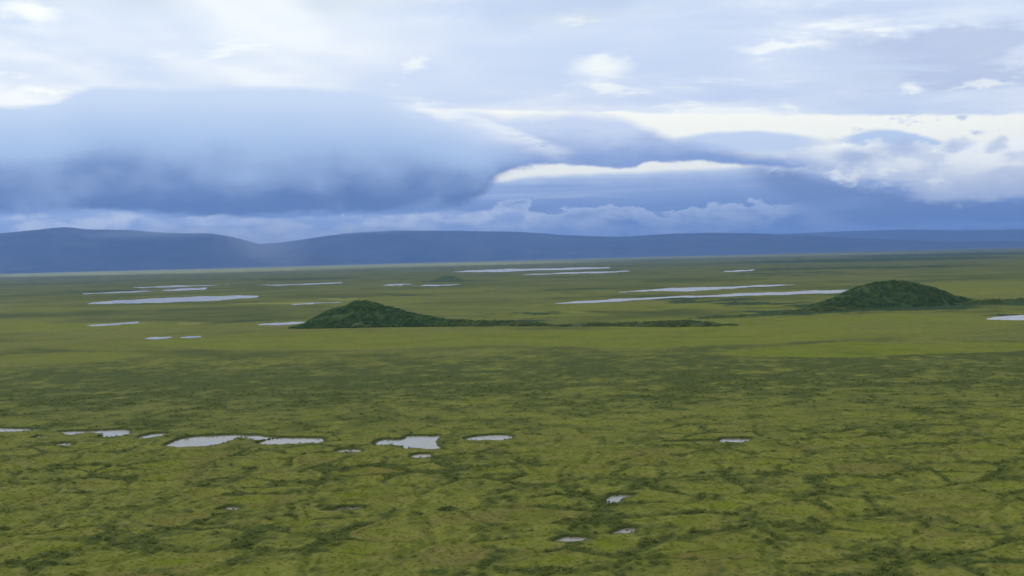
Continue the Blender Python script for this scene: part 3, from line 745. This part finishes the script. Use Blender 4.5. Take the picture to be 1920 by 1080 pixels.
# ------------------------------------------------------------------ mounds and ridges
def mound(name, label, top, base, depth, mat, seed, rough=0.6, cat='mound', shrub=0, ssize=(0.8, 1.6), crest=0.45, cols=120, rws=30):
    """a mound whose crest and near foot follow two traced lines; depth(h) is its real thickness in metres"""
    tx = np.array([p[0] for p in top]); ty = np.array([p[1] for p in top])
    bx = np.array([p[0] for p in base]); by = np.array([p[1] for p in base])
    xs = np.linspace(max(tx[0], bx[0]), min(tx[-1], bx[-1]), cols)
    V = np.zeros((cols, rws, 3)); v = np.linspace(0, 1, rws)
    for i, p in enumerate(xs):
        b = np.array(at(p, np.interp(p, bx, by)))
        r = ray(p, np.interp(p, tx, ty))
        D0 = np.hypot(*b); hh = 5.0
        for _ in range(6):
            D = D0 + depth(hh) * crest
            z = HC + r.z / math.hypot(r.x, r.y) * D; hh = max(z, 0.0)
        dirv = b / D0
        t = v / crest; u = (v - crest) / (1 - crest)
        prof = np.where(v < crest, ss(v, -0.10, crest) * 0.55 + 0.45 * np.clip(t, 0, 1) ** 1.0, 1 - ss(u, 0, 1))
        dep = depth(hh)
        V[i, :, 0] = (b[0] + dirv[0] * v * dep); V[i, :, 1] = (b[1] + dirv[1] * v * dep)
        V[i, :, 2] = prof * hh - 0.7 * (1 - np.minimum(1, np.minimum(v, 1 - v) * 12))
    x, y = V[..., 0], V[..., 1]
    w = np.clip(V[..., 2] / 4, 0, 1)
    V[..., 2] += w * rough * (1.1 * fbm(x, y, 16, 3, seed) + 1.1 * fbm(x, y, 4, 2, seed + 3))
    V[[0, -1], :, 2] = -0.8
    o = link(name, grid_mesh(name, V.reshape(-1, 3), cols, rws, mat))
    tag(o, label, cat, None, 'mounds and banks on the plain')
    if shrub:
        rg = np.random.default_rng(seed)
        i = rg.uniform(0, cols - 1.001, shrub); j = rg.uniform(0, (rws - 1) * 0.75, shrub)
        i0 = i.astype(int); j0 = j.astype(int); fi = (i - i0)[:, None]; fj = (j - j0)[:, None]
        Pt = (V[i0, j0] * (1 - fi) + V[i0 + 1, j0] * fi) * (1 - fj) + (V[i0, j0 + 1] * (1 - fi) + V[i0 + 1, j0 + 1] * fi) * fj
        k = (Pt[:, 2] > -0.2) & (fbm(Pt[:, 0], Pt[:, 1], 16, 2, seed + 9) > (-0.12 if 'ridge' in name else -0.30)); Pt = Pt[k]; n = len(Pt)
        Pt[:, 2] -= 0.15
        s = rg.uniform(ssize[0], ssize[1], n)
        S = np.stack([s, s, s * rg.uniform(0.6, 1.2, n)], 1); R = np.stack([np.zeros(n), np.zeros(n), rg.uniform(0, 6.28, n)], 1)
        c = scatter('shrub_cover', Pt, S, R, banks if 'ridge' in name else alders, o); c['kind'] = 'stuff'
    return o
mound('pingo', 'dark shrub-covered mound with a knobbly top and stepped left shoulder', 
      [(540,617),(560,611),(577,604),(592,596),(608,587),(626,580),(639,576.5),(651,575),(660,568),(670,565),(690,565),(706,569),(729,576),(755,583),(777,589),(803,594),(830,598),(850,604),(866,612)],
      [(540,617.5),(560,617),(633,615.5),(732,613.5),(800,612.5),(866,612)], lambda h: 26 + h * 4.2, MAT['pingo'], 3, 1.0, shrub=9000)
mound('pingo', 'smooth rounded dark green mound near the right picture edge',
      [(1500,581),(1537,568),(1560,560.5),(1583,549),(1606,540),(1629,533),(1652,528.5),(1670,527),(1693,527.5),(1727,533),(1755,542),(1778,549),(1801,557),(1824,563),(1850,570)],
      [(1500,583.5),(1537,583.5),(1608,581),(1709,578),(1819,572),(1850,571)], lambda h: 26 + h * 4.0, MAT['pingo'], 17, 0.7, shrub=9000)
mound('pingo', 'tiny dark mound far out on the plain below the hills',
      [(806,526),(818,523),(828,518),(838,516.5),(848,517.5),(858,521),(870,524.5),(880,525.5)],
      [(806,526.2),(840,526),(880,525.6)], lambda h: 60 + h * 6, MAT['pingo'], 23, 0.6)
mound('shrub_ridge', 'long low dark shrub bank trailing right from the left mound',
      [(826,604),(860,599.5),(900,600.5),(960,602),(1010,606),(1040,609.5),(1070,608.5),(1120,606),(1150,607.5),(1180,605.5),(1240,603),(1280,600.5),(1320,603.5),(1350,607.5),(1385,610.5)],
      [(826,612.5),(860,612),(960,611.5),(1070,612),(1260,613.5),(1330,612.5),(1385,611)], lambda h: 18 + h * 3, MAT['ridge'], 31, 0.7, 'bank', 6000, (0.5, 1.5), cols=160, rws=14)
mound('shrub_ridge', 'low dark shrub bank running left from the right mound',
      [(1290,597.5),(1340,595),(1370,594.5),(1400,591),(1450,588.5),(1500,582),(1540,576),(1600,577),(1640,580)],
      [(1290,598),(1340,597.5),(1400,594),(1480,589.5),(1540,586),(1600,583),(1640,581)], lambda h: 18 + h * 3, MAT['ridge'], 37, 0.6, 'bank', 3500, (0.7, 1.4), cols=120, rws=14)
mound('shrub_ridge', 'low dark shrub bank running off the frame right of the right mound',
      [(1790,571),(1824,564),(1870,561.5),(1920,560),(2000,558),(2080,566)],
      [(1790,574),(1819,573),(1920,569.5),(2000,567.5),(2080,566.5)], lambda h: 18 + h * 3, MAT['ridge'], 41, 0.6, 'bank', 3000, (0.7, 1.4), cols=90, rws=14)

# ------------------------------------------------------------------ hills
def hills(name, label, pts, dist, depth, seed, cols=420, rws=40):
    tx = np.array([p[0] for p in pts]); ty = np.array([p[1] for p in pts])
    xs = np.linspace(tx[0], tx[-1], cols); v = np.linspace(0, 1, rws)
    V = np.zeros((cols, rws, 3)); crest = 0.55
    yy = np.interp(xs, tx, ty)
    ker = np.hanning(9); ker /= ker.sum()
    yy = np.convolve(np.pad(yy, 4, 'edge'), ker, 'valid')
    for i, p in enumerate(xs):
        r = ray(p, yy[i]); hz = math.hypot(r.x, r.y)
        H = max(HC + r.z / hz * (dist + depth * crest), 5.0)
        dv = np.array([r.x, r.y]) / hz
        prof = np.where(v < crest, ss(v, -0.12, crest * 1.02), 1 - ss(v, crest, 1.25))
        prof = (prof - prof[0] * (1 - np.clip(v / crest, 0, 1)))
        V[i, :, 0] = dv[0] * (dist + depth * v); V[i, :, 1] = dv[1] * (dist + depth * v); V[i, :, 2] = H * prof
    x, y = V[..., 0], V[..., 1]
    rel = fbm(x, y, 2600, 4, seed)
    w = np.clip(v * 6, 0, 1) * np.where(np.abs(v - crest) < 0.12, np.abs(v - crest) / 0.12, 1) 
    V[..., 2] *= 1 + 0.14 * rel * w[None, :]
    V[..., 2] += 6 * fbm(x, y, 500, 3, seed + 5) * np.clip(v * 6, 0, 1)[None, :]
    V[:, 0, 2] = -8; V[:, -1, 2] = -8
    o = link(name, grid_mesh(name, V.reshape(-1, 3), cols, rws, MAT['hill']))
    return tag(o, label, 'hills', 'structure')
hills('hills', 'blue rounded hills at far left with two low humps under the cloud',
      [(-1500,455),(-1000,440),(-700,452),(-400,438),(-150,443),(0,437.5),(60,432),(95,428),(122,425.5),(165,430.5),(240,431),(290,435),(330,437),(395,437),(440,445),(475,454.5),(520,464),(600,476),(700,487)], 33000, 9000, 51)
hills('hills', 'long blue whaleback hills across the centre below the low cloud',
      [(330,486),(420,469),(485,457),(530,454.5),(600,444),(650,437),(700,434.5),(750,432),(850,432.5),(960,434),(1010,437),(1060,441),(1150,444),(1200,442),(1250,438.5),(1330,436),(1400,437),(1500,440.5),(1600,445.5),(1700,450),(1800,452),(1920,452),(2300,446),(2800,440),(3400,452)], 37000, 9000, 57)
hills('hills', 'faint far blue hills at right behind the whaleback hills',
      [(900,480),(1150,462),(1350,447),(1480,438),(1600,433),(1700,430),(1800,432),(1920,430),(2100,424),(2500,432),(3000,426),(3400,436)], 52000, 8000, 63)

# ------------------------------------------------------------------ air
def haze_box():
    x0, x1, y0, y1, z0, z1 = -95000, 95000, -6000, 80000, -9.5, 1700
    me = bpy.data.meshes.new('haze')
    v = [(x0, y0, z0), (x1, y0, z0), (x1, y1, z0), (x0, y1, z0), (x0, y0, z1), (x1, y0, z1), (x1, y1, z1), (x0, y1, z1)]
    me.from_pydata(v, [], [(3, 2, 1, 0), (4, 5, 6, 7), (0, 1, 5, 4), (1, 2, 6, 5), (2, 3, 7, 6), (3, 0, 4, 7)])
    m = bpy.data.materials.new('haze'); m.use_nodes = True
    nt = m.node_tree; nt.nodes.clear()
    o = nt.nodes.new('ShaderNodeOutputMaterial'); p = nt.nodes.new('ShaderNodeVolumePrincipled')
    p.inputs['Color'].default_value = (0.25, 0.46, 1.0, 1)
    p.inputs['Density'].default_value = 2.5e-5
    p.inputs['Anisotropy'].default_value = 0.2
    nt.links.new(p.outputs[0], o.inputs['Volume'])
    me.materials.append(m)
    tag(link('haze', me), 'thin blue haze over the whole plain and hills', 'haze', 'stuff')
haze_box()

# low cloud clinging to the hill crests: shells of thin vapour, denser towards the middle
MIST = bpy.data.materials.new('mist'); MIST.use_nodes = True
_n = MIST.node_tree; _n.nodes.clear()
_o = _n.nodes.new('ShaderNodeOutputMaterial'); _p = _n.nodes.new('ShaderNodeVolumePrincipled')
_p.inputs['Color'].default_value = (0.86, 0.93, 1.0, 1); _p.inputs['Density'].default_value = 2.6e-5
_n.links.new(_p.outputs[0], _o.inputs['Volume'])
def mist(label, px, py, dist, rx, ry, rz, seed):
    import bmesh
    r = ray(px, py); t = dist / math.hypot(r.x, r.y)
    root = None
    for i, k in enumerate((1.3, 1.1, 0.92, 0.75, 0.58, 0.42)):
        bm = bmesh.new(); bmesh.ops.create_icosphere(bm, subdivisions=4, radius=1.0)
        co = np.array([v.co for v in bm.verts])
        f = 1 + 0.35 * perlin(co[:, 0] * 1.6 + seed + 0.3 * i, co[:, 2] * 1.6 + co[:, 1], 5 + seed)
        for v, a in zip(bm.verts, f):
            v.co *= float(a) * k; v.co.x *= rx; v.co.y *= ry; v.co.z *= rz
        nm = 'mist' if i == 0 else 'vapour_layer'
        me = bpy.data.meshes.new(nm); bm.to_mesh(me); bm.free(); me.materials.append(MIST)
        o = link(nm, me, root)
        if root is None:
            root = o; o.location = (r.x * t, r.y * t, HC + r.z * t); tag(o, label, 'mist', 'stuff')
        else: o.location = ((seed * 37 + i * 53) % 5 * 0.05 * rx - 0.1 * rx, 0, 0.04 * rz * i)
mist('pale low cloud trailing over the crest of the left hills', 310, 437, 35500, 2100, 1700, 150, 1)
mist('pale low cloud touching the left shoulder of the whaleback hills', 690, 433, 39500, 1700, 1700, 110, 2)
mist('faint rain veil hanging in the saddle between the hills', 500, 462, 30500, 1000, 1400, 520, 3)
